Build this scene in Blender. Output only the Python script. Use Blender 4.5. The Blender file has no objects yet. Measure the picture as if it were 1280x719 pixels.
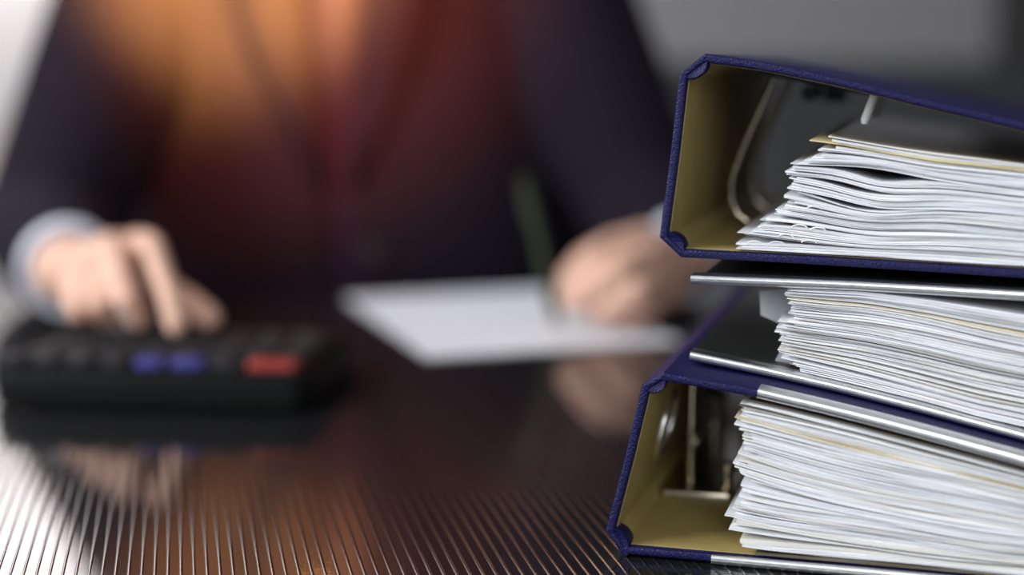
import bpy, bmesh, math, random
from mathutils import Vector, Matrix
random.seed(7)
scene = bpy.context.scene
COL = scene.collection
DZ = 0.74                       # height of the desk top above the floor

# ---------------------------------------------------------------- camera, world, light, exposure
FPX = 2006.0
PITCH = math.atan(309.5 / FPX)
CAM = Vector((0.0, 0.0, DZ + 0.238))
cam_d = bpy.data.cameras.new('camera'); cam = bpy.data.objects.new('camera', cam_d); COL.objects.link(cam)
cam.location = CAM; cam.rotation_euler = (math.pi / 2 - PITCH, 0, 0)
cam_d.sensor_width = 36.0; cam_d.lens = 36.0 * FPX / 1280.0
cam_d.clip_start = 0.02; cam_d.clip_end = 50
cam_d.dof.use_dof = True; cam_d.dof.focus_distance = 0.735; cam_d.dof.aperture_fstop = 1.9
scene.camera = cam

w = bpy.data.worlds.new('world'); scene.world = w; w.use_nodes = True
w.node_tree.nodes['Background'].inputs[0].default_value = (0.80, 0.88, 1.0, 1)
w.node_tree.nodes['Background'].inputs[1].default_value = 0.28

def area(name, loc, target, size, sy, power, col):
    d = bpy.data.lights.new(name, 'AREA'); d.shape = 'RECTANGLE'; d.size = size; d.size_y = sy
    d.energy = power; d.color = col
    o = bpy.data.objects.new(name, d); COL.objects.link(o); o.location = loc
    o.rotation_euler = (Vector(target) - Vector(loc)).to_track_quat('-Z', 'Y').to_euler()
    return o
def spot(name, loc, target, power, col, deg, blend, rad):
    d = bpy.data.lights.new(name, 'SPOT'); d.energy = power; d.color = col
    d.spot_size = math.radians(deg); d.spot_blend = blend; d.shadow_soft_size = rad
    o = bpy.data.objects.new(name, d); COL.objects.link(o); o.location = loc
    o.rotation_euler = (Vector(target) - Vector(loc)).to_track_quat('-Z', 'Y').to_euler()
    return o
area('window_light', (-1.9, 0.35, DZ + 1.15), (0.1, 1.1, DZ + 0.1), 1.2, 1.2, 64, (0.93, 0.96, 1.0))
area('front_window_light', (0.1, -1.5, DZ + 0.9), (0.3, 0.8, DZ + 0.1), 1.4, 1.0, 22, (0.95, 0.97, 1.0))
area('added_wall_fill', (-1.2, 3.1, DZ + 1.05), (-1.2, 3.4, DZ + 0.35), 0.5, 0.12, 50, (1.0, 0.94, 0.91))  # added light without a known fixture, brightens the left of the back wall
spot('flare_glow_spot', (0.05, 0.45, DZ + 0.72), (-0.275, 1.60, DZ + 0.325), 2300, (1.0, 0.53, 0.11), 16.5, 1.0, 0.03)  # added spot, colours the chest orange in place of a lens flare
spot('flare_glow_spot_wide', (0.05, 0.45, DZ + 0.75), (-0.20, 1.60, DZ + 0.30), 380, (1.0, 0.18, 0.05), 25, 1.0, 0.04)  # added wider red spot for the outer part of the flare glow

vs = scene.view_settings
vs.view_transform = 'Standard'; vs.look = 'None'; vs.gamma = 1; vs.use_curve_mapping = False; vs.exposure = 0.0

# ---------------------------------------------------------------- helpers
CR = Vector((1, 0, 0)); CF = Vector((0, math.cos(PITCH), -math.sin(PITCH))); CU = Vector((0, math.sin(PITCH), math.cos(PITCH)))
def ray(px, py):
    return (CF + CR * ((px - 640) / FPX) - CU * ((py - 359.5) / FPX))
def on_z(px, py, z=0.0):        # point seen at a pixel, on a level z above the desk
    r = ray(px, py); t = (DZ + z - CAM.z) / r.z
    return CAM + r * t

class Frame:
    """Origin and axes of one lying binder: u along the covers, v along the spine, w up."""
    def __init__(s, O, yaw, pitch=0.0):
        s.O = Vector(O)
        R = Matrix.Rotation(-yaw, 3, 'Z') @ Matrix.Rotation(-pitch, 3, 'X')
        s.U, s.V, s.W = R @ Vector((1, 0, 0)), R @ Vector((0, 1, 0)), R @ Vector((0, 0, 1))
        s.M = Matrix.Translation(s.O) @ R.to_4x4()
    def uw(s, px, py, v=0.0):
        r = ray(px, py); P0 = s.O + s.V * v
        t = (P0 - CAM).dot(s.V) / r.dot(s.V)
        d = CAM + r * t - s.O
        return d.dot(s.U), d.dot(s.W)
    def pts(s, L, v=0.0): return [s.uw(a, b, v) for a, b in L]

MATS = {}
def mat(name, base, rough=0.5, metal=0.0, spec=0.5, coat=0.0, sheen=0.0, trans=None):
    m = bpy.data.materials.new(name); m.use_nodes = True
    b = m.node_tree.nodes['Principled BSDF']
    b.inputs['Base Color'].default_value = (*base, 1); b.inputs['Roughness'].default_value = rough
    b.inputs['Metallic'].default_value = metal; b.inputs['Specular IOR Level'].default_value = spec
    b.inputs['Coat Weight'].default_value = coat
    b.inputs['Sheen Weight'].default_value = sheen
    if trans is not None: b.inputs['Alpha'].default_value = trans
    MATS[name] = m
    return m
def add_noise(m, scale, amount, bump=0.0, dist=0.0005, detail=4, stretch=(1, 1, 1), tex='noise'):
    nt = m.node_tree; b = nt.nodes['Principled BSDF']; base = tuple(b.inputs['Base Color'].default_value)
    tc = nt.nodes.new('ShaderNodeTexCoord'); mp = nt.nodes.new('ShaderNodeMapping'); mp.inputs['Scale'].default_value = stretch
    nt.links.new(tc.outputs['Object'], mp.inputs[0])
    if tex == 'voronoi':
        n = nt.nodes.new('ShaderNodeTexVoronoi'); n.inputs['Scale'].default_value = scale; out = n.outputs['Distance']
    else:
        n = nt.nodes.new('ShaderNodeTexNoise'); n.inputs['Scale'].default_value = scale; n.inputs['Detail'].default_value = detail
        out = n.outputs['Fac']
    nt.links.new(mp.outputs[0], n.inputs['Vector'])
    if amount:
        r = nt.nodes.new('ShaderNodeValToRGB')
        r.color_ramp.elements[0].position = 0.3; r.color_ramp.elements[1].position = 0.7
        r.color_ramp.elements[0].color = tuple(c * (1 - amount) for c in base[:3]) + (1,)
        r.color_ramp.elements[1].color = tuple(min(1, c * (1 + amount)) for c in base[:3]) + (1,)
        nt.links.new(out, r.inputs[0]); nt.links.new(r.outputs[0], b.inputs['Base Color'])
    if bump:
        bp = nt.nodes.new('ShaderNodeBump'); bp.inputs['Strength'].default_value = bump; bp.inputs['Distance'].default_value = dist
        nt.links.new(out, bp.inputs['Height']); nt.links.new(bp.outputs[0], b.inputs['Normal'])
    return m

blue = add_noise(mat('navy_cloth', (0.005, 0.005, 0.056), 0.50, spec=0.3), 1100, 0.25, 0.55, 0.0006, tex='voronoi')
lining = add_noise(mat('beige_lining', (0.33, 0.25, 0.085), 0.5), 60, 0.08)
blackgloss = add_noise(mat('black_cover_film', (0.022, 0.022, 0.021), 0.30, spec=0.9), 420, 0.0, 0.12, 0.0004, stretch=(1, 0.15, 1))
chrome = add_noise(mat('chrome', (0.90, 0.90, 0.90), 0.30, metal=1.0), 240, 0.05, 0.25, 0.0004)
nickel = add_noise(mat('nickel', (0.52, 0.46, 0.35), 0.22, metal=1.0), 200, 0.05)
satin = add_noise(mat('satin_nickel', (0.88, 0.88, 0.86), 0.4), 200, 0.03)
blacksteel = add_noise(mat('black_steel', (0.02, 0.02, 0.02), 0.35, metal=0.3), 90, 0.1)
PAP = []
for i, c in enumerate([(0.84, 0.85, 0.88), (0.80, 0.81, 0.83), (0.87, 0.87, 0.86), (0.74, 0.75, 0.77), (0.82, 0.80, 0.74), (0.66, 0.67, 0.68), (0.86, 0.88, 0.92), (0.50, 0.49, 0.47)]):
    PAP.append(add_noise(mat('paper_%d' % i, c, 0.75, spec=0.2), 300, 0.04, 0.0, stretch=(0.3, 1, 3)))
cream = add_noise(mat('cream_paper', (0.80, 0.70, 0.50), 0.75, spec=0.2), 300, 0.04)
yellow = add_noise(mat('yellow_paper', (0.80, 0.68, 0.38), 0.7, spec=0.2), 300, 0.04)
plastic = add_noise(mat('clear_sleeve', (0.17, 0.145, 0.105), 0.14, spec=0.7, trans=0.80), 90, 0.1)
tabgrey = add_noise(mat('grey_divider', (0.42, 0.44, 0.45), 0.5), 80, 0.05)
deskm = add_noise(mat('black_desk', (0.012, 0.012, 0.013), 0.06, spec=0.85), 700, 0.0, 0.015, 0.0002)
skin = add_noise(mat('skin', (0.72, 0.43, 0.315), 0.5, spec=0.35), 60, 0.10)
suit = add_noise(mat('suit_wool', (0.014, 0.010, 0.017), 0.9, spec=0.1, sheen=0.0), 500, 0.15, 0.2, 0.0005)
shirtm = add_noise(mat('shirt_cotton', (0.76, 0.79, 0.88), 0.8, spec=0.2), 400, 0.03)
tiem = add_noise(mat('tie_silk', (0.016, 0.010, 0.026), 0.7, spec=0.15), 300, 0.15)
hairm = add_noise(mat('dark_hair', (0.02, 0.014, 0.01), 0.5), 200, 0.3)
trouser = add_noise(mat('trouser_wool', (0.02, 0.017, 0.03), 0.85, spec=0.2), 500, 0.15)
shoem = add_noise(mat('shoe_leather', (0.01, 0.009, 0.008), 0.3), 60, 0.1)
calcm = add_noise(mat('black_plastic', (0.004, 0.004, 0.004), 0.6, spec=0.1), 300, 0.1)
keygrey = add_noise(mat('grey_key', (0.018, 0.018, 0.020), 0.6, spec=0.2), 100, 0.05)
keyblue = add_noise(mat('blue_key', (0.022, 0.026, 0.20), 0.4), 100, 0.05)
keyred = add_noise(mat('red_key', (0.26, 0.016, 0.010), 0.4), 100, 0.05)
lcd = add_noise(mat('lcd_glass', (0.20, 0.23, 0.19), 0.15), 40, 0.05)
wallm = add_noise(mat('wall_paint', (0.28, 0.275, 0.282), 0.85, spec=0.2), 30, 0.02, 0.05)
floorm = add_noise(mat('carpet', (0.10, 0.10, 0.11), 0.9), 250, 0.15, 0.3, 0.002)
ceilm = add_noise(mat('ceiling_paint', (0.75, 0.75, 0.75), 0.9), 30, 0.02)
cabm = add_noise(mat('black_cabinet', (0.012, 0.012, 0.012), 0.5), 40, 0.15)
sbm = add_noise(mat('dark_grey_laminate', (0.042, 0.042, 0.046), 0.55), 30, 0.05)
penm = add_noise(mat('olive_pen', (0.030, 0.036, 0.016), 0.6, spec=0.15), 60, 0.1)

def new_obj(name, verts, faces, m, parent=None, smooth=False, mw=None):
    me = bpy.data.meshes.new(name); me.from_pydata([tuple(v) for v in verts], [], faces); me.validate()
    bm = bmesh.new(); bm.from_mesh(me); bmesh.ops.recalc_face_normals(bm, faces=bm.faces); bm.to_mesh(me); bm.free()
    me.materials.append(m)
    if smooth:
        for p in me.polygons: p.use_smooth = True
    o = bpy.data.objects.new(name, me); COL.objects.link(o)
    if parent: o.parent = parent
    if mw is not None: o.matrix_world = mw
    return o
def tag(o, label=None, cat=None, group=None, kind=None):
    if label: o['label'] = label
    if cat: o['category'] = cat
    if group: o['group'] = group
    if kind: o['kind'] = kind
    return o
def empty(name, M):
    o = bpy.data.objects.new(name, None); COL.objects.link(o); o.matrix_world = M; o.empty_display_size = 0.02
    return o
def smooth_angle(o, deg=35):
    me = o.data
    for p in me.polygons: p.use_smooth = True
    bm = bmesh.new(); bm.from_mesh(me)
    for e in bm.edges:
        if len(e.link_faces) == 2 and e.calc_face_angle(0) > math.radians(deg): e.smooth = False
    bm.to_mesh(me); bm.free()

class MB:
    def __init__(s): s.v = []; s.f = []
    def add(s, V, F):
        n = len(s.v); s.v += [Vector(x) for x in V]; s.f += [tuple(i + n for i in f) for f in F]; return s
    def box(s, lo, hi):
        x0, y0, z0 = lo; x1, y1, z1 = hi
        return s.add([(x0,y0,z0),(x1,y0,z0),(x1,y1,z0),(x0,y1,z0),(x0,y0,z1),(x1,y0,z1),(x1,y1,z1),(x0,y1,z1)],
                     [(0,3,2,1),(4,5,6,7),(0,1,5,4),(1,2,6,5),(2,3,7,6),(3,0,4,7)])
    def rbox(s, lo, hi, r, n=3, crown=0.0):      # box with rounded plan corners and a chamfered top
        x0, y0, z0 = lo; x1, y1, z1 = hi
        def loop(ins):
            L = []
            for cx, cy, a0 in ((x1-r, y1-r, 0), (x0+r, y1-r, 90), (x0+r, y0+r, 180), (x1-r, y0+r, 270)):
                for k in range(n + 1):
                    a = math.radians(a0 + 90 * k / n); L.append((cx + (r-ins)*math.cos(a), cy + (r-ins)*math.sin(a)))
            return L
        c = min(r * 0.6, (z1 - z0) * 0.35); rings = [(0, z0), (0, z1 - c), (c * 0.3, z1 - c * 0.3), (c, z1)]
        V = []; F = []; N = 4 * (n + 1)
        for ins, z in rings: V += [(x, y, z) for x, y in loop(ins)]
        for j in range(len(rings) - 1):
            for i in range(N): F.append((j*N+i, j*N+(i+1) % N, (j+1)*N+(i+1) % N, (j+1)*N+i))
        F.append(tuple(range(N))[::-1]); F.append(tuple(range((len(rings)-1)*N, len(rings)*N)))
        return s.add(V, F)
    def tube(s, pts, rad, n=10):
        pts = [Vector(p) for p in pts]; rad = rad if isinstance(rad, (list, tuple)) else [rad] * len(pts)
        V = []; F = []; prev = None
        for i, p in enumerate(pts):
            t = (pts[min(i+1, len(pts)-1)] - pts[max(i-1, 0)]).normalized()
            if prev is None:
                a = t.orthogonal().normalized()
            else:
                a = (prev - t * prev.dot(t)).normalized()
            prev = a; b = t.cross(a)
            V += [p + (a * math.cos(2*math.pi*k/n) + b * math.sin(2*math.pi*k/n)) * rad[i] for k in range(n)]
        for i in range(len(pts)-1):
            for k in range(n): F.append((i*n+k, i*n+(k+1) % n, (i+1)*n+(k+1) % n, (i+1)*n+k))
        F.append(tuple(range(n))[::-1]); F.append(tuple(range((len(pts)-1)*n, len(pts)*n)))
        return s.add(V, F)
    def capsule(s, p, q, r0, r1, n=16, h=6):     # tapered limb segment with round ends
        p = Vector(p); q = Vector(q); t = (q - p); t = t.normalized() if t.length > 1e-7 else Vector((0, 0, 1))
        a = t.orthogonal().normalized(); b = t.cross(a); V = []; F = []; R = []
        for k in range(1, h + 1): R.append((p - t * r0 * math.cos(math.pi/2*k/h), r0 * math.sin(math.pi/2*k/h)))
        for k in range(0, h): R.append((q + t * r1 * math.sin(math.pi/2*k/h), r1 * math.cos(math.pi/2*k/h)))
        for c, r in R: V += [c + (a*math.cos(2*math.pi*k/n) + b*math.sin(2*math.pi*k/n)) * r for k in range(n)]
        m = len(R)
        for i in range(m - 1):
            for k in range(n): F.append((i*n+k, i*n+(k+1) % n, (i+1)*n+(k+1) % n, (i+1)*n+k))
        V += [p - t*r0, q + t*r1]; A = m*n; B = A + 1
        for k in range(n): F.append((A, (k+1) % n, k)); F.append((B, (m-1)*n+k, (m-1)*n+(k+1) % n))
        return s.add(V, F)
    def ball(s, c, r, n=18, h=10):               # ellipsoid
        V = []; F = []; c = Vector(c); r = r if isinstance(r, tuple) else (r, r, r)
        for j in range(1, h):
            ph = math.pi * j / h
            V += [(c.x + r[0]*math.sin(ph)*math.cos(2*math.pi*k/n), c.y + r[1]*math.sin(ph)*math.sin(2*math.pi*k/n), c.z + r[2]*math.cos(ph)) for k in range(n)]
        for j in range(h - 2):
            for k in range(n): F.append((j*n+k, (j+1)*n+k, (j+1)*n+(k+1) % n, j*n+(k+1) % n))
        V += [(c.x, c.y, c.z + r[2]), (c.x, c.y, c.z - r[2])]; A = (h-1)*n
        for k in range(n): F.append((A, k, (k+1) % n)); F.append((A+1, (h-2)*n+(k+1) % n, (h-2)*n+k))
        return s.add(V, F)
    def build(s, name, m, parent=None, mw=None, smooth=None, kind=None):
        o = new_obj(name, s.v, s.f, m, parent, False, mw)
        if smooth: smooth_angle(o, smooth)
        if kind: o['kind'] = kind
        return o
def remeshed(mb, name, m, voxel, smooth_it=6, parent=None):
    o = mb.build(name + '_raw', m)
    r = o.modifiers.new('r', 'REMESH'); r.mode = 'VOXEL'; r.voxel_size = voxel
    s = o.modifiers.new('s', 'SMOOTH'); s.factor = 0.5; s.iterations = smooth_it
    dg = bpy.context.evaluated_depsgraph_get(); me = bpy.data.meshes.new_from_object(o.evaluated_get(dg))
    bpy.data.objects.remove(o); me.name = name
    me.materials.clear(); me.materials.append(m)
    for p in me.polygons: p.use_smooth = True
    n = bpy.data.objects.new(name, me); COL.objects.link(n)
    if parent: n.parent = parent
    return n

# ---------------------------------------------------------------- room
def plane_struct(name, lo, hi, m):
    return tag(MB().box(lo, hi).build(name, m), kind='structure')
plane_struct('floor', (-3.0, -1.2, -0.05), (3.0, 3.5, 0.0), floorm)
plane_struct('wall_back', (-3.0, 3.4, 0.0), (3.0, 3.5, 2.75), wallm)
plane_struct('wall_right', (2.3, -1.2, 0.0), (2.4, 3.4, 2.75), wallm)
plane_struct('wall_left', (-2.5, 1.6, 0.0), (-2.4, 3.4, 2.75), wallm)
plane_struct('ceiling', (-3.0, -1.2, 2.75), (3.0, 3.5, 2.80), ceilm)
plane_struct('baseboard_back', (-3.0, 3.385, 0.0), (1.0, 3.4, 0.09), ceilm)
cab = empty('tall_cabinet', Matrix.Translation((1.005, 3.0, 0)))
tag(cab, 'tall black cabinet against the grey wall behind the binders', 'cabinet')
MB().box((0, 0.02, 0.0), (0.9, 0.39, 2.2)).build('body', cabm, cab)
for k in range(2):
    d = MB().box((0.004 + 0.448*k, 0.0, 0.08), (0.446 + 0.448*k, 0.02, 2.19)).build('door', cabm, cab)
    MB().tube([(0.415 + 0.065*k, -0.025, 0.95), (0.415 + 0.065*k, -0.025, 1.12)], 0.006).build('handle', chrome, d)

sb = empty('sideboard', Matrix.Translation((0.10, 2.98, 0))); tag(sb, 'low dark grey sideboard along the wall, seen blurred behind the binders', 'sideboard')
MB().box((0, 0.02, 0.06), (0.89, 0.40, 0.905)).build('body', sbm, sb)
MB().box((-0.01, -0.005, 0.905), (0.90, 0.41, 0.935)).build('top', sbm, sb)
MB().box((0.02, 0.04, 0.0), (0.87, 0.38, 0.06)).build('plinth', cabm, sb)
for k in range(2):
    d = MB().box((0.005 + 0.4425*k, 0.0, 0.07), (0.4425 + 0.4425*k, 0.02, 0.90)).build('door', sbm, sb)
    MB().tube([(0.41 + 0.065*k, -0.022, 0.62), (0.41 + 0.065*k, -0.022, 0.76)], 0.005).build('handle', nickel, d)

# ---------------------------------------------------------------- desk
DYAW = math.radians(11.6)
DM = Matrix.Translation((-0.155, 1.585, DZ)) @ Matrix.Rotation(DYAW, 4, 'Z')
desk = empty('desk', DM); tag(desk, 'glossy black desk with fine ribs running along its top', 'desk')
DX0, DX1, DY0 = -0.85, 1.05, -1.18
MB().box((DX0, DY0, -0.03), (DX1, -0.075, 0.0)).build('desktop', deskm, desk)
rb = MB(); pitch = 0.0058; x = DX0 + 0.004
prof = [(-0.00085, 0.0), (-0.00065, 0.00022), (-0.00032, 0.00042), (0, 0.00050), (0.00032, 0.00042), (0.00065, 0.00022), (0.00085, 0.0)]
while x < DX1 - 0.004:
    V = []; n = len(prof)
    for y in (DY0 + 0.001, -0.076):
        V += [(x + a, y, b - 0.0001) for a, b in prof]
    rb.add(V, [(i, i + 1, n + i + 1, n + i) for i in range(n - 1)] + [(n - 1, 0, n, 2*n - 1)])
    x += pitch
ribs = rb.build('ribs', deskm, desk, kind='stuff')
for p in ribs.data.polygons: p.use_smooth = True
for lx in (DX0 + 0.06, DX1 - 0.06):
    for ly in (DY0 + 0.06, -0.14):
        MB().box((lx - 0.03, ly - 0.03, -DZ), (lx + 0.03, ly + 0.03, -0.03)).build('leg', cabm, desk)

# ---------------------------------------------------------------- binders
def resample(P, n):
    P = [Vector(p) for p in P]; L = [0.0]
    for a, b in zip(P, P[1:]): L.append(L[-1] + (b - a).length)
    out = []
    for k in range(n + 1):
        s = L[-1] * k / n; i = 0
        while i < len(L) - 2 and L[i+1] < s: i += 1
        f = (s - L[i]) / max(1e-9, L[i+1] - L[i]); out.append(P[i].lerp(P[i+1], f))
    return out
def interp(P, u):       # piecewise linear w(u), extended at both ends
    if u <= P[0][0]: a, b = P[0], P[1]
    elif u >= P[-1][0]: a, b = P[-2], P[-1]
    else:
        for a, b in zip(P, P[1:]):
            if a[0] <= u <= b[0]: break
    return a[1] + (b[1] - a[1]) * (u - a[0]) / (b[0] - a[0])

def board(name, line, t, v0, v1, m, parent, side=1, r=0.0012, n=24, loop=None, sm=40):
    """A board swept along a (u,w) line; t is its thickness to the left (side=1) of the line."""
    P = resample(line, n); V = []; F = []
    if loop is None:
        loop = []
        for cx, cy, a0 in ((t - r, v0 + r, 270), (t - r, v1 - r, 0), (r, v1 - r, 90), (r, v0 + r, 180)):
            for k in range(4):
                a = math.radians(a0 + 30 * k); loop.append((cx + r * math.cos(a), cy + r * math.sin(a)))
    N = len(loop)
    for i, p in enumerate(P):
        d = (P[min(i+1, n)] - P[max(i-1, 0)]).normalized(); nn = Vector((-d.y, d.x)) * side
        for o, v in loop: V.append((p.x + nn.x * o, v, p.y + nn.y * o))
    for i in range(n):
        for k in range(N): F.append((i*N+k, i*N+(k+1) % N, (i+1)*N+(k+1) % N, (i+1)*N+k))
    F.append(tuple(range(N))[::-1]); F.append(tuple(range(n*N, (n+1)*N)))
    o = new_obj(name, V, F, m, parent)
    smooth_angle(o, sm)
    return o
def rail(line, t, m, parent, side=1):      # folded metal edging with a groove along its face
    e = 0.0007
    lp = [(-e, 0.009), (-e, -0.0004), (0.0002, -0.0012), (t*0.40, -0.0012), (t*0.48, -0.0005), (t*0.56, -0.0012), (t - 0.0002, -0.0012), (t + e, -0.0004), (t + e, 0.009)]
    return board('edge_rail', line, t, 0, 0, m, parent, side, n=30, loop=lp, sm=50)

LEN = 0.318
PSI = math.radians(16.0)
def fold(fr, ends, parent):     # pinched cloth fold filling a hinge corner: a half disc behind the chamfer
    (a, b) = [Vector(p) for p in fr.pts(ends)]; c = (a + b) / 2; d = (b - a); L = d.length / 2; d.normalize()
    n = Vector((-d.y, d.x)); cen = Vector(((fr.mid[0]), fr.mid[1]))
    if n.dot(cen - c) < 0: n = -n
    V = []; F = []; K = 12
    for v, sc in ((0.0006, 0.80), (0.0, 0.9), (0.0008, 0.985), (0.003, 1.0), (0.012, 0.9), (0.016, 0.5)):
        for k in range(K + 1):
            t = math.pi * k / K; q = c + d * (L * 1.02 * sc * math.cos(t)) + n * (0.0008 + 0.0062 * sc * math.sin(t))
            V.append((q.x, v, q.y))
    for j in range(5):
        for k in range(K): i = j*(K+1)+k; F.append((i, i+1, i+K+2, i+K+1))
        F.append((j*(K+1)+K, j*(K+1), (j+1)*(K+1), (j+1)*(K+1)+K))
    F.append(tuple(range(K+1))); F.append(tuple(range(5*(K+1), 6*(K+1)))[::-1])
    o = new_obj('hinge_fold', V, F, blue, parent); smooth_angle(o, 60); return o

# --- bottom binder: spine to the left, lies on the desk
O0 = on_z(779, 697, 0.0)
F0 = Frame(O0, PSI)
b0 = empty('lever_arch_binder', F0.M); tag(b0, 'navy cloth lever arch binder at the bottom of the stack, lying on the desk', 'binder', 'stacked lever arch binders')
def binder_shell(fr, e, spine, top, bot, hinge_t, hinge_b, uend, t=0.0039, flat=None):
    top = fr.pts(top); bot = fr.pts(bot)
    if flat is not None: bot = [(u, flat) for u, _ in bot]
    sp = fr.pts(spine)
    def ext(L):
        (u0, w0), (u1, w1) = L[-2], L[-1]; return L + [(uend, w1 + (w1 - w0) / (u1 - u0) * (uend - u1))] if uend > u1 else L
    top, bot = ext(top), ext(bot)
    board('front_cover', top, t, 0, LEN, blue, e, side=-1)
    board('back_cover', bot, t, 0, LEN, blue, e, side=1)
    board('spine', sp, t, 0, LEN, blue, e, side=1)
    ht = fr.pts(hinge_t); hb = fr.pts(hinge_b)
    board('hinge', ht, t * 0.8, 0, LEN, blue, e, side=-1, n=6)
    board('hinge', hb, t * 0.8, 0, LEN, blue, e, side=1, n=6)
    g = 0.0006
    def lin(name, L, side, n=20):
        board(name, L, g, 0.0042, LEN - 0.004, lining, e, side=side, r=0.0002, n=n)
    def off(L, d, side):
        P = resample(L, 20); out = []
        for i, p in enumerate(P):
            q = (P[min(i+1, 20)] - P[max(i-1, 0)]).normalized(); out.append((p.x - q.y * side * d, p.y + q.x * side * d))
        return out
    lin('lining', off(top, t - 0.0001, -1), -1); lin('lining', off(bot, t - 0.0001, 1), 1)
    lin('lining', off(sp, t - 0.0001, 1), 1)
    lin('lining', off(ht, t * 0.8 - 0.0001, -1), -1); lin('lining', off(hb, t * 0.8 - 0.0001, 1), 1)
    return top, bot, sp
T0, B0, S0 = binder_shell(F0, b0,
    spine=[(802, 482), (781, 571), (757, 664)],
    top=[(829, 466), (948, 487), (1060, 513), (1160, 539), (1240, 561)],
    bot=[(779, 697), (890, 712), (1000, 725)],
    hinge_t=[(802, 482), (829, 466)], hinge_b=[(757, 664), (779, 697)], uend=0.285, flat=0.0014)
F0.mid = F0.uw(900, 590)
fold(F0, [(802, 482), (829, 466)], b0); fold(F0, [(757, 664), (779, 697)], b0)
def sub(L, u0, u1, n=8):
    return [(u0 + (u1-u0)*k/n, interp(L, u0 + (u1-u0)*k/n)) for k in range(n + 1)]
rail(sub(T0, F0.uw(948, 487)[0], 0.283), 0.0031, chrome, b0, -1)
rail(sub(B0, F0.uw(889, 712)[0], 0.283), 0.0031, chrome, b0, 1)

# lever mechanism on the lower cover
def vz(fr, px, py, v): u, ww = fr.uw(px, py, v); return (u, v, ww)
vp = 0.115
pu, pv, pw = vz(F0, 863, 612, vp)
plate = MB(); fw = interp(B0, pu) + 0.0049
plate.rbox((pu - 0.012, 0.085, fw), (pu + 0.028, 0.225, fw + 0.003), 0.004)
pl = plate.build('lever_mechanism', nickel, b0, smooth=40)
for v in (vp, vp + 0.08):
    MB().tube([(pu, v, fw + 0.002), (pu, v, fw + 0.05), (pu + 0.001, v, fw + 0.062)], 0.0026).build('post', nickel, pl, smooth=50)
    MB().tube([(pu + 0.021, v - 0.010, fw + 0.002), (pu + 0.021, v - 0.010, fw + 0.011)], [0.003, 0.003]).build('pin', nickel, pl, smooth=50)
    MB().tube([(pu + 0.021, v - 0.010, fw + 0.0105), (pu + 0.021, v - 0.010, fw + 0.0145)], [0.0046, 0.004], 14).build('knob', nickel, pl, smooth=50)
MB().tube([(pu + 0.004, 0.100, fw + 0.026), (pu + 0.004, 0.215, fw + 0.026)], 0.0024).build('crossbar', nickel, pl, smooth=50)
lv = MB(); lv.box((pu + 0.008, 0.150, fw + 0.002), (pu + 0.0105, 0.166, fw + 0.040)); lv.box((pu + 0.0, 0.150, fw + 0.036), (pu + 0.0105, 0.166, fw + 0.040))
lv.build('lever', blacksteel, pl)
# finger ring on the spine
sc = interp([(p[1], p[0]) for p in reversed(S0)], 0.040)
ring = MB(); RP = []
for k in range(25):
    a = 2*math.pi*k/24; zz = 0.045 + 0.0165*math.sin(a)
    RP.append((interp([(p[1], p[0]) for p in reversed(S0)], zz) + 0.0056, 0.080 + 0.0165*math.cos(a), zz))
ring.tube(RP, 0.0018, 8); ring.build('finger_ring', chrome, b0, smooth=60)

# --- middle binder: black, turned round, its free cover edges to the left
P1 = F0.O + F0.V * 0.026
tmp = Frame(P1, PSI); u, ww = tmp.uw(862, 447)
F1 = Frame(tmp.O + tmp.U * u + tmp.W * ww, PSI)
b1 = empty('lever_arch_binder', F1.M); tag(b1, 'black metal-edged lever arch binder in the middle, spine turned away to the right', 'binder', 'stacked lever arch binders')
def extl(L, uend):
    (u0, w0), (u1, w1) = L[-2], L[-1]; return L + [(uend, w1 + (w1 - w0) / (u1 - u0) * (uend - u1))]
T1 = extl(F1.pts([(876, 346), (1080, 354), (1280, 366)]), 0.280)
B1 = extl(F1.pts([(862, 448), (960, 471), (1060, 497), (1160, 524), (1280, 552)]), 0.280)
du, dw = (F1.O - F0.O).dot(F0.U), (F1.O - F0.O).dot(F0.W)
B1 = [(u, max(interp(B1, u), interp(T0, u + du) - dw + 0.0018)) for u in [0.280 * k / 24 for k in range(25)]]
board('front_cover', T1, 0.0029, 0, LEN, blackgloss, b1, side=-1)
board('back_cover', B1, 0.0029, 0, LEN, blackgloss, b1, side=1)
board('spine', [(0.284, B1[-1][1]), (0.284, T1[-1][1])], 0.004, 0, LEN, blackgloss, b1, side=1)
rail(sub(T1, 0.0, 0.278), 0.0027, chrome, b1, -1)
rail(sub(B1, 0.0, 0.278), 0.0027, chrome, b1, 1)

# --- top binder: navy, spine to the left
P2 = F0.O + F0.V * 0.030
tmp = Frame(P2, PSI); u, ww = tmp.uw(851, 325)
F2 = Frame(tmp.O + tmp.U * u + tmp.W * ww, PSI, math.radians(0.75))
b2 = empty('lever_arch_binder', F2.M); tag(b2, 'navy cloth lever arch binder on top of the stack, with sloping upper cover', 'binder', 'stacked lever arch binders')
T2, B2, S2 = binder_shell(F2, b2,
    spine=[(849, 92), (838, 190), (824, 297)],
    top=[(881, 67), (960, 78), (1060, 99), (1160, 124), (1280, 152)],
    bot=[(851, 322), (1000, 330), (1280, 348), (1560, 360)],
    hinge_t=[(849, 92), (881, 67)], hinge_b=[(824, 297), (851, 322)], uend=0.285)
F2.mid = F2.uw(950, 210)
fold(F2, [(849, 92), (881, 67)], b2); fold(F2, [(824, 297), (851, 322)], b2)
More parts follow.
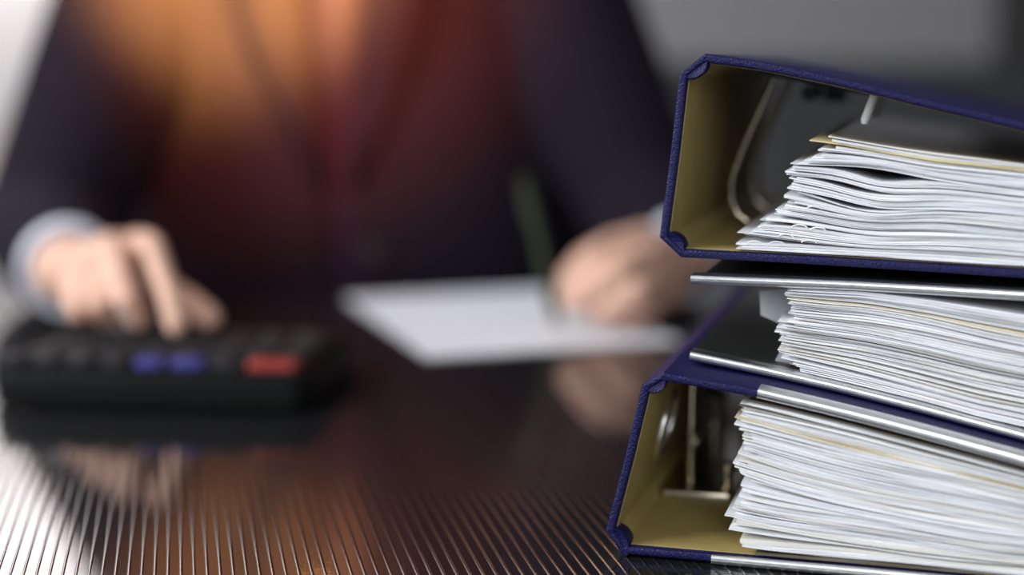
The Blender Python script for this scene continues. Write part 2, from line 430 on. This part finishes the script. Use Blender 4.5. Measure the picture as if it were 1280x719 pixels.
# mechanism hangs below the upper cover
vp = 0.11
cu, _, cw = vz(F2, 968, 98, vp)
def ceil_w(u): return interp(T2, u) - 0.0049
pl = MB()
V = []
for (a, b) in ((cu - 0.006, 0.085), (cu + 0.052, 0.085), (cu + 0.052, 0.225), (cu - 0.006, 0.225)):
    V += [(a, b, ceil_w(a)), (a, b, ceil_w(a) - 0.003)]
pl.add(V, [(0,2,4,6), (1,7,5,3), (0,1,3,2), (2,3,5,4), (4,5,7,6), (6,7,1,0)])
pl = pl.build('lever_mechanism', blacksteel, b2)
arch_px = [(968, 98), (957, 122), (941, 158), (925, 195), (915, 225), (914, 248), (922, 268), (934, 283)]
A = [Vector(vz(F2, a, b, vp)) for a, b in arch_px]
A[-1].z = max(A[-1].z, interp(B2, A[-1].x) + 0.007)
for dv in (0.0, 0.08):
    MB().tube([p + Vector((0, dv, 0)) for p in A], 0.0021).build('arch', nickel, pl, smooth=60)
    pv = 0.036; p0 = vz(F2, 1091, 108, pv); p1 = vz(F2, 1080, 155, pv)
    MB().tube([(p0[0] + 0.001, pv + dv, ceil_w(p0[0]) - 0.0005), (p1[0] + 0.0004, pv + dv, p1[2] + 0.002), (p1[0], pv + dv, p1[2])], [0.0021, 0.0021, 0.0014], 12).build('post', satin, pl, smooth=50)
lv = MB(); lu = cu + 0.018
lv.box((lu, 0.200, ceil_w(lu) - 0.016), (lu + 0.012, 0.212, ceil_w(lu) - 0.0045)); lv.build('lever', blacksteel, pl)
MB().tube([(lu - 0.004, 0.150, ceil_w(lu) - 0.010), (lu - 0.004, 0.190, ceil_w(lu) - 0.010)], 0.0045, 14).build('pivot', blacksteel, pl, smooth=50)

# ---------------------------------------------------------------- papers in the binders
def paper_stack(fr, lower, upper, left, n, v0, label, group, pal, specials=None, wid=0.205, voids=(), fan=0.035, gapl=0.35, seed=1, big=(0.35, 1.5, 3.4)):
    """Layered sheets between two (u,w) lines; left gives the u of the sheet ends by height fraction."""
    rnd = random.Random(seed)
    specials = specials or {}
    base = [rnd.uniform(0.6, 1.5) for _ in range(n)]
    lfac = [rnd.uniform(0.35, 1.0) if rnd.random() > big[0] else rnd.uniform(big[1], big[2]) for _ in range(n)]
    wob = [rnd.uniform(0, 6.28) for _ in range(n)]
    umin = min(l[1] for l in left); umax = umin + 0.275
    us = [umin - 0.002 + (umax - umin) * (k / 44.0) ** 1.5 for k in range(45)]
    lo = {}; hi = {}
    for u in us:
        sp = []
        for i in range(n):
            s = base[i] * (1 + (lfac[i] - 1) * math.exp(-(max(0, u - umin)) / fan))
            s *= 1 + 0.25 * math.sin(u * 55 + wob[i])
            for (vi, vu, vw, amp) in voids:
                if i == vi: s += amp * math.exp(-((u - vu) / vw) ** 2)
            sp.append(s)
        tot = sum(sp); a, b = interp(lower, u), interp(upper, u); c = 0
        for i in range(n):
            fill = 1.0 - gapl * math.exp(-(max(0, u - umin)) / (fan * 1.3)) * min(1.0, 0.5 * lfac[i])
            fill = min(0.86, fill)
            for (vi, vu, vw, amp) in voids:
                if i == vi: fill *= 1 - 0.8 * math.exp(-((u - vu) / vw) ** 2)
            lo[(i, u)] = a + (b - a) * c / tot
            hi[(i, u)] = a + (b - a) * (c + sp[i] * fill) / tot
            c += sp[i]
    objs = []
    for i in range(n):
        t = (i + 0.5) / n
        for (ta, ua), (tb, ub) in zip(left, left[1:]):
            if ta <= t <= tb: break
        ul = ua + (ub - ua) * (t - ta) / (tb - ta) + rnd.gauss(0, 0.0016) + (rnd.random() < 0.12) * rnd.uniform(-0.004, 0.006)
        sp = specials.get(i, {})
        ul += sp.get('du', 0.0)
        grid = [ul] + [u for u in us if u > ul + 0.001]
        ue = ul + wid + rnd.uniform(-0.002, 0.002); grid = [u for u in grid if u < ue] + [ue]
        vj = v0 + rnd.uniform(-0.0013, 0.0013) + (rnd.random() < 0.25) * rnd.uniform(0.0, 0.004)
        skew = 0.0
        def hl(D, u):
            if u <= us[0]: return D[(i, us[0])]
            for a, b in zip(us, us[1:]):
                if a <= u <= b: return D[(i, a)] + (D[(i, b)] - D[(i, a)]) * (u - a) / (b - a)
            return D[(i, us[-1])]
        V = []; F = []; NV = 4
        ph = rnd.uniform(0, 6.28)
        for u in grid:
            a, b = hl(lo, u), hl(hi, u)
            for k in range(NV + 1):
                v = vj + 0.295 * k / NV + (0.0005 * math.sin(u * 90 + ph) if k == 0 else 0)
                x = u + skew * k / NV
                V.append((x, v, a)); V.append((x, v, b))
        st = 2 * (NV + 1)
        for g in range(len(grid) - 1):
            for k in range(NV):
                q = g*st + 2*k; F.append((q, q + st, q + st + 2, q + 2)); F.append((q + 1, q + 3, q + st + 3, q + st + 1))
            q = g*st; F.append((q, q + 1, q + st + 1, q + st)); q = g*st + 2*NV; F.append((q, q + st, q + st + 1, q + 1))
        for g in (0, len(grid) - 1):
            for k in range(NV): q = g*st + 2*k; F.append((q, q + 1, q + 3, q + 2))
        m = sp.get('mat') or pal[min(len(pal) - 1, int(rnd.random() * len(pal)))]
        o = new_obj(sp.get('name', 'paper_sheet'), V, F, m, None, mw=fr.M)
        smooth_angle(o, 40)
        tag(o, sp.get('label', label), 'paper', sp.get('group', group)); objs.append(o)
    return objs

def clear(lo, up, floor, roof, m=0.0051, mt=0.0064):
    U = [0.02 + 0.29 * k / 60 for k in range(61)]
    return [(u, max(interp(lo, u), interp(floor, u) + m)) for u in U], [(u, min(interp(up, u), interp(roof, u) - mt)) for u in U]
def left_of(fr, L, lower, upper):
    out = []
    for px, py in L:
        u, ww = fr.uw(px, py); a, b = interp(lower, u), interp(upper, u); out.append(((ww - a) / (b - a), u))
    out.sort(); out = [(-9, out[0][1])] + out + [(9, out[-1][1])]
    return out
pal_white = [PAP[0], PAP[1], PAP[2], PAP[6], PAP[0], PAP[3], PAP[2], PAP[1], PAP[5]]
pal_mix = [PAP[0], PAP[1], PAP[2], PAP[3], PAP[4], PAP[5], PAP[2], PAP[6], PAP[0], PAP[7]]
# top binder
lowT = F2.pts([(905, 319.5), (1000, 324), (1280, 341)], 0.003); uppT = F2.pts([(980, 160), (1040, 168), (1100, 178), (1160, 187), (1280, 203)], 0.003)
lowT, uppT = clear(lowT, uppT, B2, T2)
leftT = left_of(F2, [(926, 318), (921, 306), (930, 291), (955, 277), (976, 262), (988, 246), (992, 222), (990, 207), (1003, 196), (1020, 186), (1034, 175)], lowT, uppT)
NT = 60
spT = {NT - 1: dict(mat=plastic, name='plastic_sleeve', label='clear plastic sleeve lying topmost on the papers in the top binder'),
       NT - 2: dict(mat=PAP[4], label='slightly yellowed sheet just under the clear sleeve in the top binder'),
       NT - 5: dict(mat=yellow, name='yellow_sheet', label='yellow paper sheet with its corner poking out of the top binder stack', du=-0.006),
       NT - 4: dict(mat=yellow, name='yellow_sheet', label='upper of two yellow sheets in the top binder stack', du=0.002)}
for k in (NT - 5, NT - 4, NT - 1): spT[k]['group'] = None
stackT = paper_stack(F2, lowT, uppT, leftT, NT, 0.0022, 'white paper sheet in the fanned stack inside the top navy binder', 'papers filed in the top binder',
            pal_white, spT, voids=((NT - 16, F2.uw(1100, 225)[0], 0.018, 7.0), (NT - 24, F2.uw(1060, 255)[0], 0.02, 3.0), (NT - 31, F2.uw(1060, 275)[0], 0.02, 3.0)), fan=0.045, gapl=0.85, seed=3, big=(0.24, 3.0, 6.0))
# little curled hole tabs between the sheet ends
for px, py in ((944, 303), (972, 305), (983, 296), (1012, 305), (1023, 290), (1000, 285), (1018, 263)):
    u, ww = F2.uw(px, py, 0.003); best = min(stackT, key=lambda o: min((Vector((vv.co.x, vv.co.z)) - Vector((u, ww))).length for vv in o.data.vertices))
    top = max((vv.co for vv in best.data.vertices if vv.co.y < 0.01), key=lambda c: -abs(c.x - u)); base = max(vv.co.z for vv in best.data.vertices if abs(vv.co.x - top.x) < 1e-5)
    MB().tube([(u - 0.0034*math.cos(a), 0.0002, base - 0.0001 + 0.0013*math.sin(a)) for a in [math.pi*k/8 for k in range(9)]], 0.00035, 6).build('hole_tab', PAP[2], best)
# middle binder
lowM = F1.pts([(985, 470), (1040, 478), (1100, 492), (1280, 533)], 0.003); uppM = F1.pts([(975, 359), (1080, 364), (1160, 374), (1280, 393)], 0.003)
lowM, uppM = clear(lowM, uppM, B1, T1, 0.0044, 0.0042)
leftM = left_of(F1, [(1000, 472), (998, 462), (986, 455), (980, 440), (982, 425), (979, 408), (990, 395), (986, 380), (984, 362)], lowM, uppM)
NM = 64
spM = {NM - 11: dict(mat=cream, label='cream sheet near the top of the middle binder stack'), 3: dict(mat=mat('mauve_paper', (0.52, 0.42, 0.45), 0.7), label='dusky pink sheet near the bottom of the middle binder stack'),
       NM - 28: dict(mat=PAP[6], du=-0.004, label='white sheet sticking out furthest left from the middle binder stack')}
for k in spM: spM[k]['group'] = None
paper_stack(F1, lowM, uppM, leftM, NM, 0.002, 'white or greyish paper sheet in the dense stack inside the middle black binder', 'papers filed in the middle binder',
            pal_mix, spM, wid=0.215, fan=0.03, gapl=0.7, seed=11, big=(0.2, 2.0, 4.5))
# bottom binder
lowB = F0.pts([(905, 694), (960, 702), (1090, 718), (1200, 731)], 0.003); uppB = F0.pts([(925, 494), (1000, 515), (1100, 540), (1200, 566), (1280, 586)], 0.003)
lowB, uppB = clear(lowB, uppB, B0, T0)
leftB = left_of(F0, [(945, 694), (920, 680), (911, 674), (918, 655), (924, 635), (922, 610), (928, 590), (930, 570), (932, 548), (925, 530), (932, 510), (940, 500)], lowB, uppB)
NB = 70
spB = {NB - 1: dict(mat=plastic, name='plastic_sleeve', label='clear plastic sleeve lying topmost on the papers in the bottom binder'),
       NB - 5: dict(mat=plastic, name='plastic_sleeve', label='second clear sleeve poking out left near the top of the bottom binder stack', du=-0.003),
       NB - 11: dict(mat=cream, label='upper cream sheet in the bottom binder stack'), NB - 13: dict(mat=cream, label='lower cream sheet in the bottom binder stack'),
       0: dict(mat=plastic, name='plastic_sleeve', label='short clear sleeve at the very bottom of the bottom binder stack')}
for k in spB: spB[k]['group'] = None
paper_stack(F0, lowB, uppB, leftB, NB, 0.002, 'white paper sheet in the thick stack inside the bottom navy binder', 'papers filed in the bottom binder',
            [PAP[0], PAP[1], PAP[2], PAP[2], PAP[4], PAP[6], PAP[1]], spB, fan=0.03, gapl=0.7, seed=5, big=(0.2, 2.0, 4.5))
# grey divider tabs poking out of the middle stack further back
def divider(px_poly, v, label):
    P = [F1.uw(a, b, v) for a, b in px_poly]; n = len(P); V = []
    for dv in (0, 0.0006): V += [(u, v + dv + 0.10 * max(0, (u - P[0][0])), ww) for u, ww in P]
    F = [tuple(range(n)), tuple(range(n, 2*n))[::-1]] + [(i, (i+1) % n, n + (i+1) % n, n + i) for i in range(n)]
    return tag(new_obj('divider_sheet', V, F, tabgrey, None, mw=F1.M), label, 'divider')
divider([(949, 364), (990, 361), (990, 412), (972, 404), (951, 394)], 0.035, 'pale grey divider corner hanging below the top cover of the middle binder')
divider([(966, 456), (986, 418), (990, 462)], 0.020, 'small pale grey divider corner low on the middle binder stack')

# ---------------------------------------------------------------- writing paper, pen
pd = Vector((-0.094, 0.293, 0)).normalized(); pr = Vector((pd.y, -pd.x, 0)); c0 = Vector((-0.065, 1.19, DZ))
PM = Matrix(((pr.x, pd.x, 0, c0.x), (pr.y, pd.y, 0, c0.y), (0, 0, 1, DZ + 0.0005), (0, 0, 0, 1)))
tag(MB().box((0, 0, 0), (0.21, 0.297, 0.0008)).build('writing_sheet', PAP[0], mw=PM), 'white sheet lying flat on the desk under the writing hand', 'paper')
tip = Vector((0.0385, 1.288, DZ + 0.0022)); ptop = Vector((0.0105, 1.348, DZ + 0.125)); pdv = (ptop - tip).normalized()
pen = empty('pen', Matrix.Translation(tip)); tag(pen, 'dark olive pen held upright in the writing hand', 'pen')
MB().tube([pdv*0.012, pdv*0.03, pdv*0.125, pdv*0.138], [0.0042, 0.0050, 0.0050, 0.0040], 14).build('barrel', penm, pen, smooth=50)
MB().tube([pdv*0.0, pdv*0.004, pdv*0.0125], [0.0005, 0.0014, 0.0040], 12).build('tip', nickel, pen, smooth=50)
MB().tube([pdv*0.130 + Vector((-0.006, -0.002, 0)), pdv*0.095 + Vector((-0.006, -0.002, 0))], 0.0012, 8).build('clip', blacksteel, pen, smooth=50)

# ---------------------------------------------------------------- calculator
CM = Matrix.Translation((-0.130, 1.005, DZ)) @ Matrix.Rotation(math.radians(-6), 4, 'Z')
calc = empty('calculator', CM); tag(calc, 'black desktop calculator with grey, blue and red keys under the pressing finger', 'calculator')
cb = MB(); cb.rbox((-0.215, 0.0, 0.003), (0.0, 0.155, 0.026), 0.016, 5); cb.build('body', calcm, calc, smooth=50)
for (fx, fy) in ((-0.19, 0.02), (-0.025, 0.02), (-0.19, 0.135), (-0.025, 0.135)):
    MB().tube([(fx, fy, 0.0), (fx, fy, 0.0035)], 0.006, 12).build('rubber_foot', cabm, calc)
rows = [0.012, 0.036, 0.060, 0.084, 0.108]
for j, yy in enumerate(rows):
    x = -0.012; k = 0
    seq = ([('r', 0.032), ('g', 0.020), ('b', 0.022), ('b', 0.020)] + [('g', 0.019)] * 4) if j == 0 else [('g', 0.020)] * 8
    for c, ww in seq:
        m = dict(r=keyred, g=keygrey, b=keyblue)[c]
        MB().rbox((x - ww, yy, 0.0258), (x, yy + 0.018, 0.0315), 0.003, 2).build('key', m, calc, smooth=50); x -= ww + 0.0045
MB().box((-0.19, 0.131, 0.0258), (-0.03, 0.148, 0.0268)).build('display', lcd, calc)

# ---------------------------------------------------------------- the man at the desk
CX = -0.170
def W(x, y, z): return Vector((x, y, DZ + z))
TOR = [(-0.34, .180, .125, 1.80), (-0.20, .178, .125, 1.775), (-0.05, .172, .120, 1.745), (0.08, .180, .122, 1.722), (0.20, .198, .128, 1.710), (0.28, .203, .125, 1.705),
       (0.34, .190, .110, 1.705), (0.38, .150, .092, 1.705), (0.41, .090, .072, 1.705), (0.44, .062, .062, 1.700)]
def tor(z):
    for p, q in zip(TOR, TOR[1:]):
        if p[0] <= z <= q[0]:
            f = (z - p[0]) / (q[0] - p[0]); return [p[k] + (q[k] - p[k]) * f for k in (1, 2, 3)]
    return TOR[-1][1:] if z > 0 else TOR[0][1:]
def tp(z, th, off=0.0, side=0.0):         # a point on the torso: th = 0 is the front
    a, b, cy = tor(z); s, c = math.sin(th), math.cos(th); e = 0.82
    return W(CX + (a + off + side) * math.copysign(abs(s) ** e, s), cy - (b + off) * math.copysign(abs(c) ** e, c), z)
ARM = dict(R=[(CX - .195, 1.665, .325), (-0.425, 1.475, .068), (-0.352, 1.262, .058)], L=[(CX + .195, 1.665, .325), (0.135, 1.600, .068), (0.150, 1.375, .052)])
HAND = dict(
  R=dict(palm=[(-.345, 1.245, .060)], 
     index=[(-.277, 1.190, .086), (-.2585, 1.142, .093), (-.241, 1.113, .062), (-.2335, 1.099, .041)],
     middle=[(-.297, 1.185, .085), (-.283, 1.135, .086), (-.270, 1.112, .057), (-.264, 1.118, .042)],
     ring=[(-.315, 1.190, .077), (-.304, 1.140, .075), (-.292, 1.117, .052), (-.288, 1.127, .041)],
     little=[(-.331, 1.200, .067), (-.322, 1.152, .062), (-.312, 1.132, .045), (-.308, 1.141, .040)],
     thumb=[(-.322, 1.235, .058), (-.268, 1.192, .056), (-.234, 1.152, .048), (-.216, 1.128, .042)]),
  L=dict(palm=[(.145, 1.365, .050)],
     index=[(.108, 1.322, .076), (.072, 1.294, .070), (.050, 1.292, .046), (.0445, 1.296, .030)],
     middle=[(.118, 1.312, .062), (.088, 1.276, .056), (.062, 1.280, .036), (.053, 1.294, .024)],
     ring=[(.127, 1.312, .045), (.102, 1.270, .039), (.079, 1.276, .023), (.070, 1.294, .016)],
     little=[(.132, 1.317, .029), (.111, 1.286, .023), (.093, 1.286, .014), (.084, 1.300, .012)],
     thumb=[(.128, 1.360, .060), (.086, 1.348, .066), (.060, 1.330, .056), (.0455, 1.313, .042)]))
RAD = dict(index=(.0115, .0095, .0085, .0078), middle=(.0115, .0097, .0088, .008), ring=(.011, .0092, .0083, .0075), little=(.010, .008, .0073, .0066), thumb=(.015, .0125, .0105, .0095))
body = MB()
for s in 'RL':
    sh, el, wr = [W(*p) for p in ARM[s]]
    body.capsule(sh, el, .050, .040); body.capsule(el, wr, .042, .029)
    H = HAND[s]; pm = W(*H['palm'][0]); body.capsule(wr, pm, .029, .027)
    for fg in ('index', 'middle', 'ring', 'little', 'thumb'):
        P = [W(*p) for p in H[fg]]; r = RAD[fg]
        if fg != 'thumb': body.capsule(pm, P[0], .019, .0125)
        else: body.capsule(pm, P[0], .018, .015)
        for k in range(3): body.capsule(P[k], P[k+1], r[k], r[k+1], 14, 5)
    ix, ly = W(*H['index'][0]), W(*H['little'][0]); body.capsule(ix, ly, .0115, .010)
    body.capsule(W(*H['thumb'][0]), W(*H['thumb'][1]).lerp(ix, .5), .013, .011)
    mid = (pm + ix + ly + W(*H['middle'][0])) / 4; body.capsule(mid.lerp(ix, .35), mid.lerp(ly, .35), .017, .015)
    web = (W(*H['thumb'][0]) + W(*H['thumb'][1]) + ix) / 3; body.capsule(web, mid, .015, .016); body.capsule(web, ix, .014, .012)
    body.capsule(W(*H['thumb'][1]), ix, .012, .0115)
    fs = ['index', 'middle', 'ring', 'little'] if s == 'L' else ['middle', 'ring', 'little']
    for f0, f1 in zip(fs, fs[1:]):      # fingers lie against each other, closed over the palm
        A0, A1 = [[W(*p) for p in H[f]] for f in (f0, f1)]
        for q, rr in ((.35, .0088), (.7, .0078)): body.capsule(A0[0].lerp(A0[1], q), A1[0].lerp(A1[1], q), rr, rr)
        body.capsule((A0[0] + A0[1] + A0[2]) / 3, (A1[0] + A1[1] + A1[2]) / 3, .011, .011)
        body.capsule(A0[1].lerp(A0[2], .4), A1[1].lerp(A1[2], .4), .0062, .0062)
# torso core, neck, head, legs
for z0, z1 in ((-0.30, -0.05), (-0.05, 0.15), (0.15, 0.27)):
    for sx in (-1, 0, 1):
        a0, b0_, c0_ = tor(z0); a1, b1_, c1_ = tor(z1)
        body.capsule(W(CX + sx * .075, c0_, z0), W(CX + sx * .09, c1_, z1), b0_ - .02, b1_ - .025)
for s in 'RL': body.capsule(W(CX, 1.705, .32), W(*ARM[s][0]), .06, .05)
body.capsule(W(CX, 1.705, .36), W(CX, 1.665, .50), .058, .054)
hx, hy, hz = CX, 1.645, .600
body.ball(W(hx, hy, hz + .02), (.075, .095, .105)); body.ball(W(hx, hy - .035, hz - .06), (.055, .060, .062))
body.capsule(W(hx, hy - .093, hz + .015), W(hx, hy - .112, hz - .022), .008, .013)             # nose
for s in (-1, 1):
    body.ball(W(hx + s * .077, hy + .01, hz - .003), (.012, .020, .032))                      # ears
    body.capsule(W(hx + s * .018, hy - .090, hz + .032), W(hx + s * .050, hy - .078, hz + .030), .008, .007)   # brows
body.capsule(W(hx - .022, hy - .090, hz - .062), W(hx + .022, hy - .090, hz - .062), .008, .008)               # lips
body.ball(W(hx, hy - .085, hz - .098), (.022, .016, .018))                                    # chin
for s in (-1, 1):
    hip = W(CX + s * .09, 1.80, -.27); kn = W(CX + s * .13, 1.40, -.235); an = W(CX + s * .13, 1.46, -.655)
    body.capsule(hip, kn, .075, .052); body.capsule(kn, an, .052, .036); body.capsule(an, W(CX + s * .14, 1.36, -.700), .036, .030)
person = remeshed(body, 'person', skin, 0.0032, 5)
tag(person, 'person in dark suit, white shirt and tie, one hand on calculator, other writing', 'person')

# clothes
jk = MB(); NTH = 44
def open_half(z):               # half width of the jacket opening
    P = [(-.35, .004), (.06, .010), (.17, .018), (.20, .022), (.28, .0305), (.34, .028), (.44, .028)]
    return interp(P, z)
ZS = [-.34 + .026 * k for k in range(29)]
V = []; F = []
for z in ZS:
    a, b, cy = tor(z); t0 = math.asin(min(.95, (open_half(z) / a) ** (1/.82)))
    fl = 0.070 * max(0.0, min(1.0, (0.24 - z) / 0.24))
    for off, sd in ((0.020, fl), (0.006, fl * 0.85)):
        for k in range(NTH + 1): V.append(tp(z, t0 + (2*math.pi - 2*t0) * k / NTH, off, sd))
N1 = NTH + 1; ST = 2 * N1
for j in range(len(ZS) - 1):
    for k in range(NTH):
        q = j*ST + k; F.append((q, q+1, q+1+ST, q+ST)); q += N1; F.append((q, q+ST, q+ST+1, q+1))
    for k in (0, NTH): q = j*ST + k; F.append((q, q+ST, q+ST+N1, q+N1))
for j in (0, len(ZS) - 1):
    for k in range(NTH): q = j*ST + k; F.append((q, q+1, q+1+N1, q+N1))
jk.add(V, F)
for s in 'RL':
    sh, el, wr = [W(*p) for p in ARM[s]]
    cuff_end = el.lerp(wr, .86)
    jk.capsule(sh + Vector((0, 0, .01)), sh.lerp(el, .5), .078, .076); jk.capsule(sh.lerp(el, .5), el, .076, .066); jk.capsule(el, cuff_end, .066, .044)
jacket = remeshed(jk, 'suit_jacket', suit, 0.0055, 8, person)
# lapels, buttons
for s in (-1, 1):
    out = []
    Z = [.10, .16, .22, .28, .33, .37]; wd = [.010, .030, .052, .062, .050, .030]
    V = []; F = []
    for z, wdt in zip(Z, wd):
        a, b, cy = tor(z)
        for q in (0.0, .5, 1.0):
            xx = open_half(z) + wdt * q - .002; th = math.asin(min(.97, (xx / a) ** (1/.82))) * s
            V.append(tp(z, th, .026)); V.append(tp(z, th, .019))
    for j in range(len(Z) - 1):
        for q in range(2):
            i = j*6 + 2*q; F += [(i, i+2, i+8, i+6), (i+1, i+7, i+9, i+3)]
        i = j*6; F += [(i, i+6, i+7, i+1), (i+4, i+5, i+11, i+10)]
    for i in (0, 30): F += [(i, i+1, i+3, i+2), (i+2, i+3, i+5, i+4)]
    new_obj('lapel', V, F, suit, person, True)
for z in (.03, -.08):
    p = tp(z, 0.10, .022); MB().tube([p, p + Vector((0, -.004, 0))], [.010, .009], 14).build('button', blacksteel, person, smooth=50)
# shirt: front and cuffs
sh = MB(); V = []; F = []; NS = 40
ZSH = [-.34 + .03 * k for k in range(26)] + [.455]
for z in ZSH:
    for k in range(NS): V.append(tp(min(z, .44), 2*math.pi*k/NS, -.002 if z < .40 else .004) + Vector((0, 0, max(0, z - .44))))
for j in range(len(ZSH) - 1):
    for k in range(NS): F.append((j*NS+k, j*NS+(k+1) % NS, (j+1)*NS+(k+1) % NS, (j+1)*NS+k))
F.append(tuple(range(NS))[::-1]); F.append(tuple(range((len(ZSH)-1)*NS, len(ZSH)*NS)))
sh.add(V, F)
for s in 'RL':
    _, el, wr = [W(*p) for p in ARM[s]]; d = (wr - el).normalized()
    sh.tube([wr - d*.07, wr - d*.02, wr + d*.006, wr + d*.006, wr - d*.03], [.041, .039, .038, .0345, .0345], 24)
shirt = sh.build('shirt', shirtm, person, smooth=50)
for s in (-1, 1):               # collar wings
    V = [tp(.43, 0.12*s, .010), tp(.43, 1.3*s, .012), tp(.40, 0.75*s, .012), tp(.365, 0.24*s, .012)]; V += [v + Vector((0, .004, 0)) for v in V]
    new_obj('collar', V, [(0,1,2,3), (7,6,5,4), (0,4,5,1), (1,5,6,2), (2,6,7,3), (3,7,4,0)], shirtm, shirt)
# tie
V = []; F = []; TZ = [-.12, -.08, .0, .10, .20, .28, .345, .36, .40]; TW = [.002, .040, .041, .037, .035, .0325, .026, .029, .027]
for z, wd in zip(TZ, TW):
    a, b, cy = tor(z); bulge = .012 if z > .35 else 0.007
    for q in (-1, 0, 1):
        th = math.asin((wd * abs(q) / a) ** (1/.82)) * q
        V.append(tp(z, th, .001 + bulge + (.003 if q == 0 else 0))); V.append(tp(z, th, -.001))
for j in range(len(TZ) - 1):
    for q in range(2):
        i = j*6 + 2*q; F += [(i, i+2, i+8, i+6), (i+1, i+7, i+9, i+3)]
    i = j*6; F += [(i, i+6, i+7, i+1), (i+4, i+5, i+11, i+10)]
for i in (0, (len(TZ)-1)*6): F += [(i, i+1, i+3, i+2), (i+2, i+3, i+5, i+4)]
new_obj('tie', V, F, tiem, person, True)
# hair, trousers, shoes
hr = MB(); hr.ball(W(hx, hy + .022, hz + .050), (.084, .095, .095)); hr.ball(W(hx, hy + .055, hz + .005), (.076, .062, .085))
remeshed(hr, 'hair', hairm, 0.005, 6, person)
tr = MB()
for s in (-1, 1):
    hip = W(CX + s * .09, 1.80, -.27); kn = W(CX + s * .13, 1.40, -.235); an = W(CX + s * .13, 1.46, -.64)
    tr.capsule(hip, kn, .092, .068); tr.capsule(kn, an, .068, .052)
    sm = MB(); sm.capsule(W(CX + s * .13, 1.48, -.695), W(CX + s * .145, 1.33, -.705), .042, .035); sm.box((CX + s*.135 - .042, 1.28, .0), (CX + s*.135 + .042, 1.52, .02))
    sm.build('shoe', shoem, person, smooth=50)
tr.capsule(W(CX - .08, 1.80, -.27), W(CX + .08, 1.80, -.27), .115, .115)
remeshed(tr, 'trousers', trouser, 0.008, 6, person)
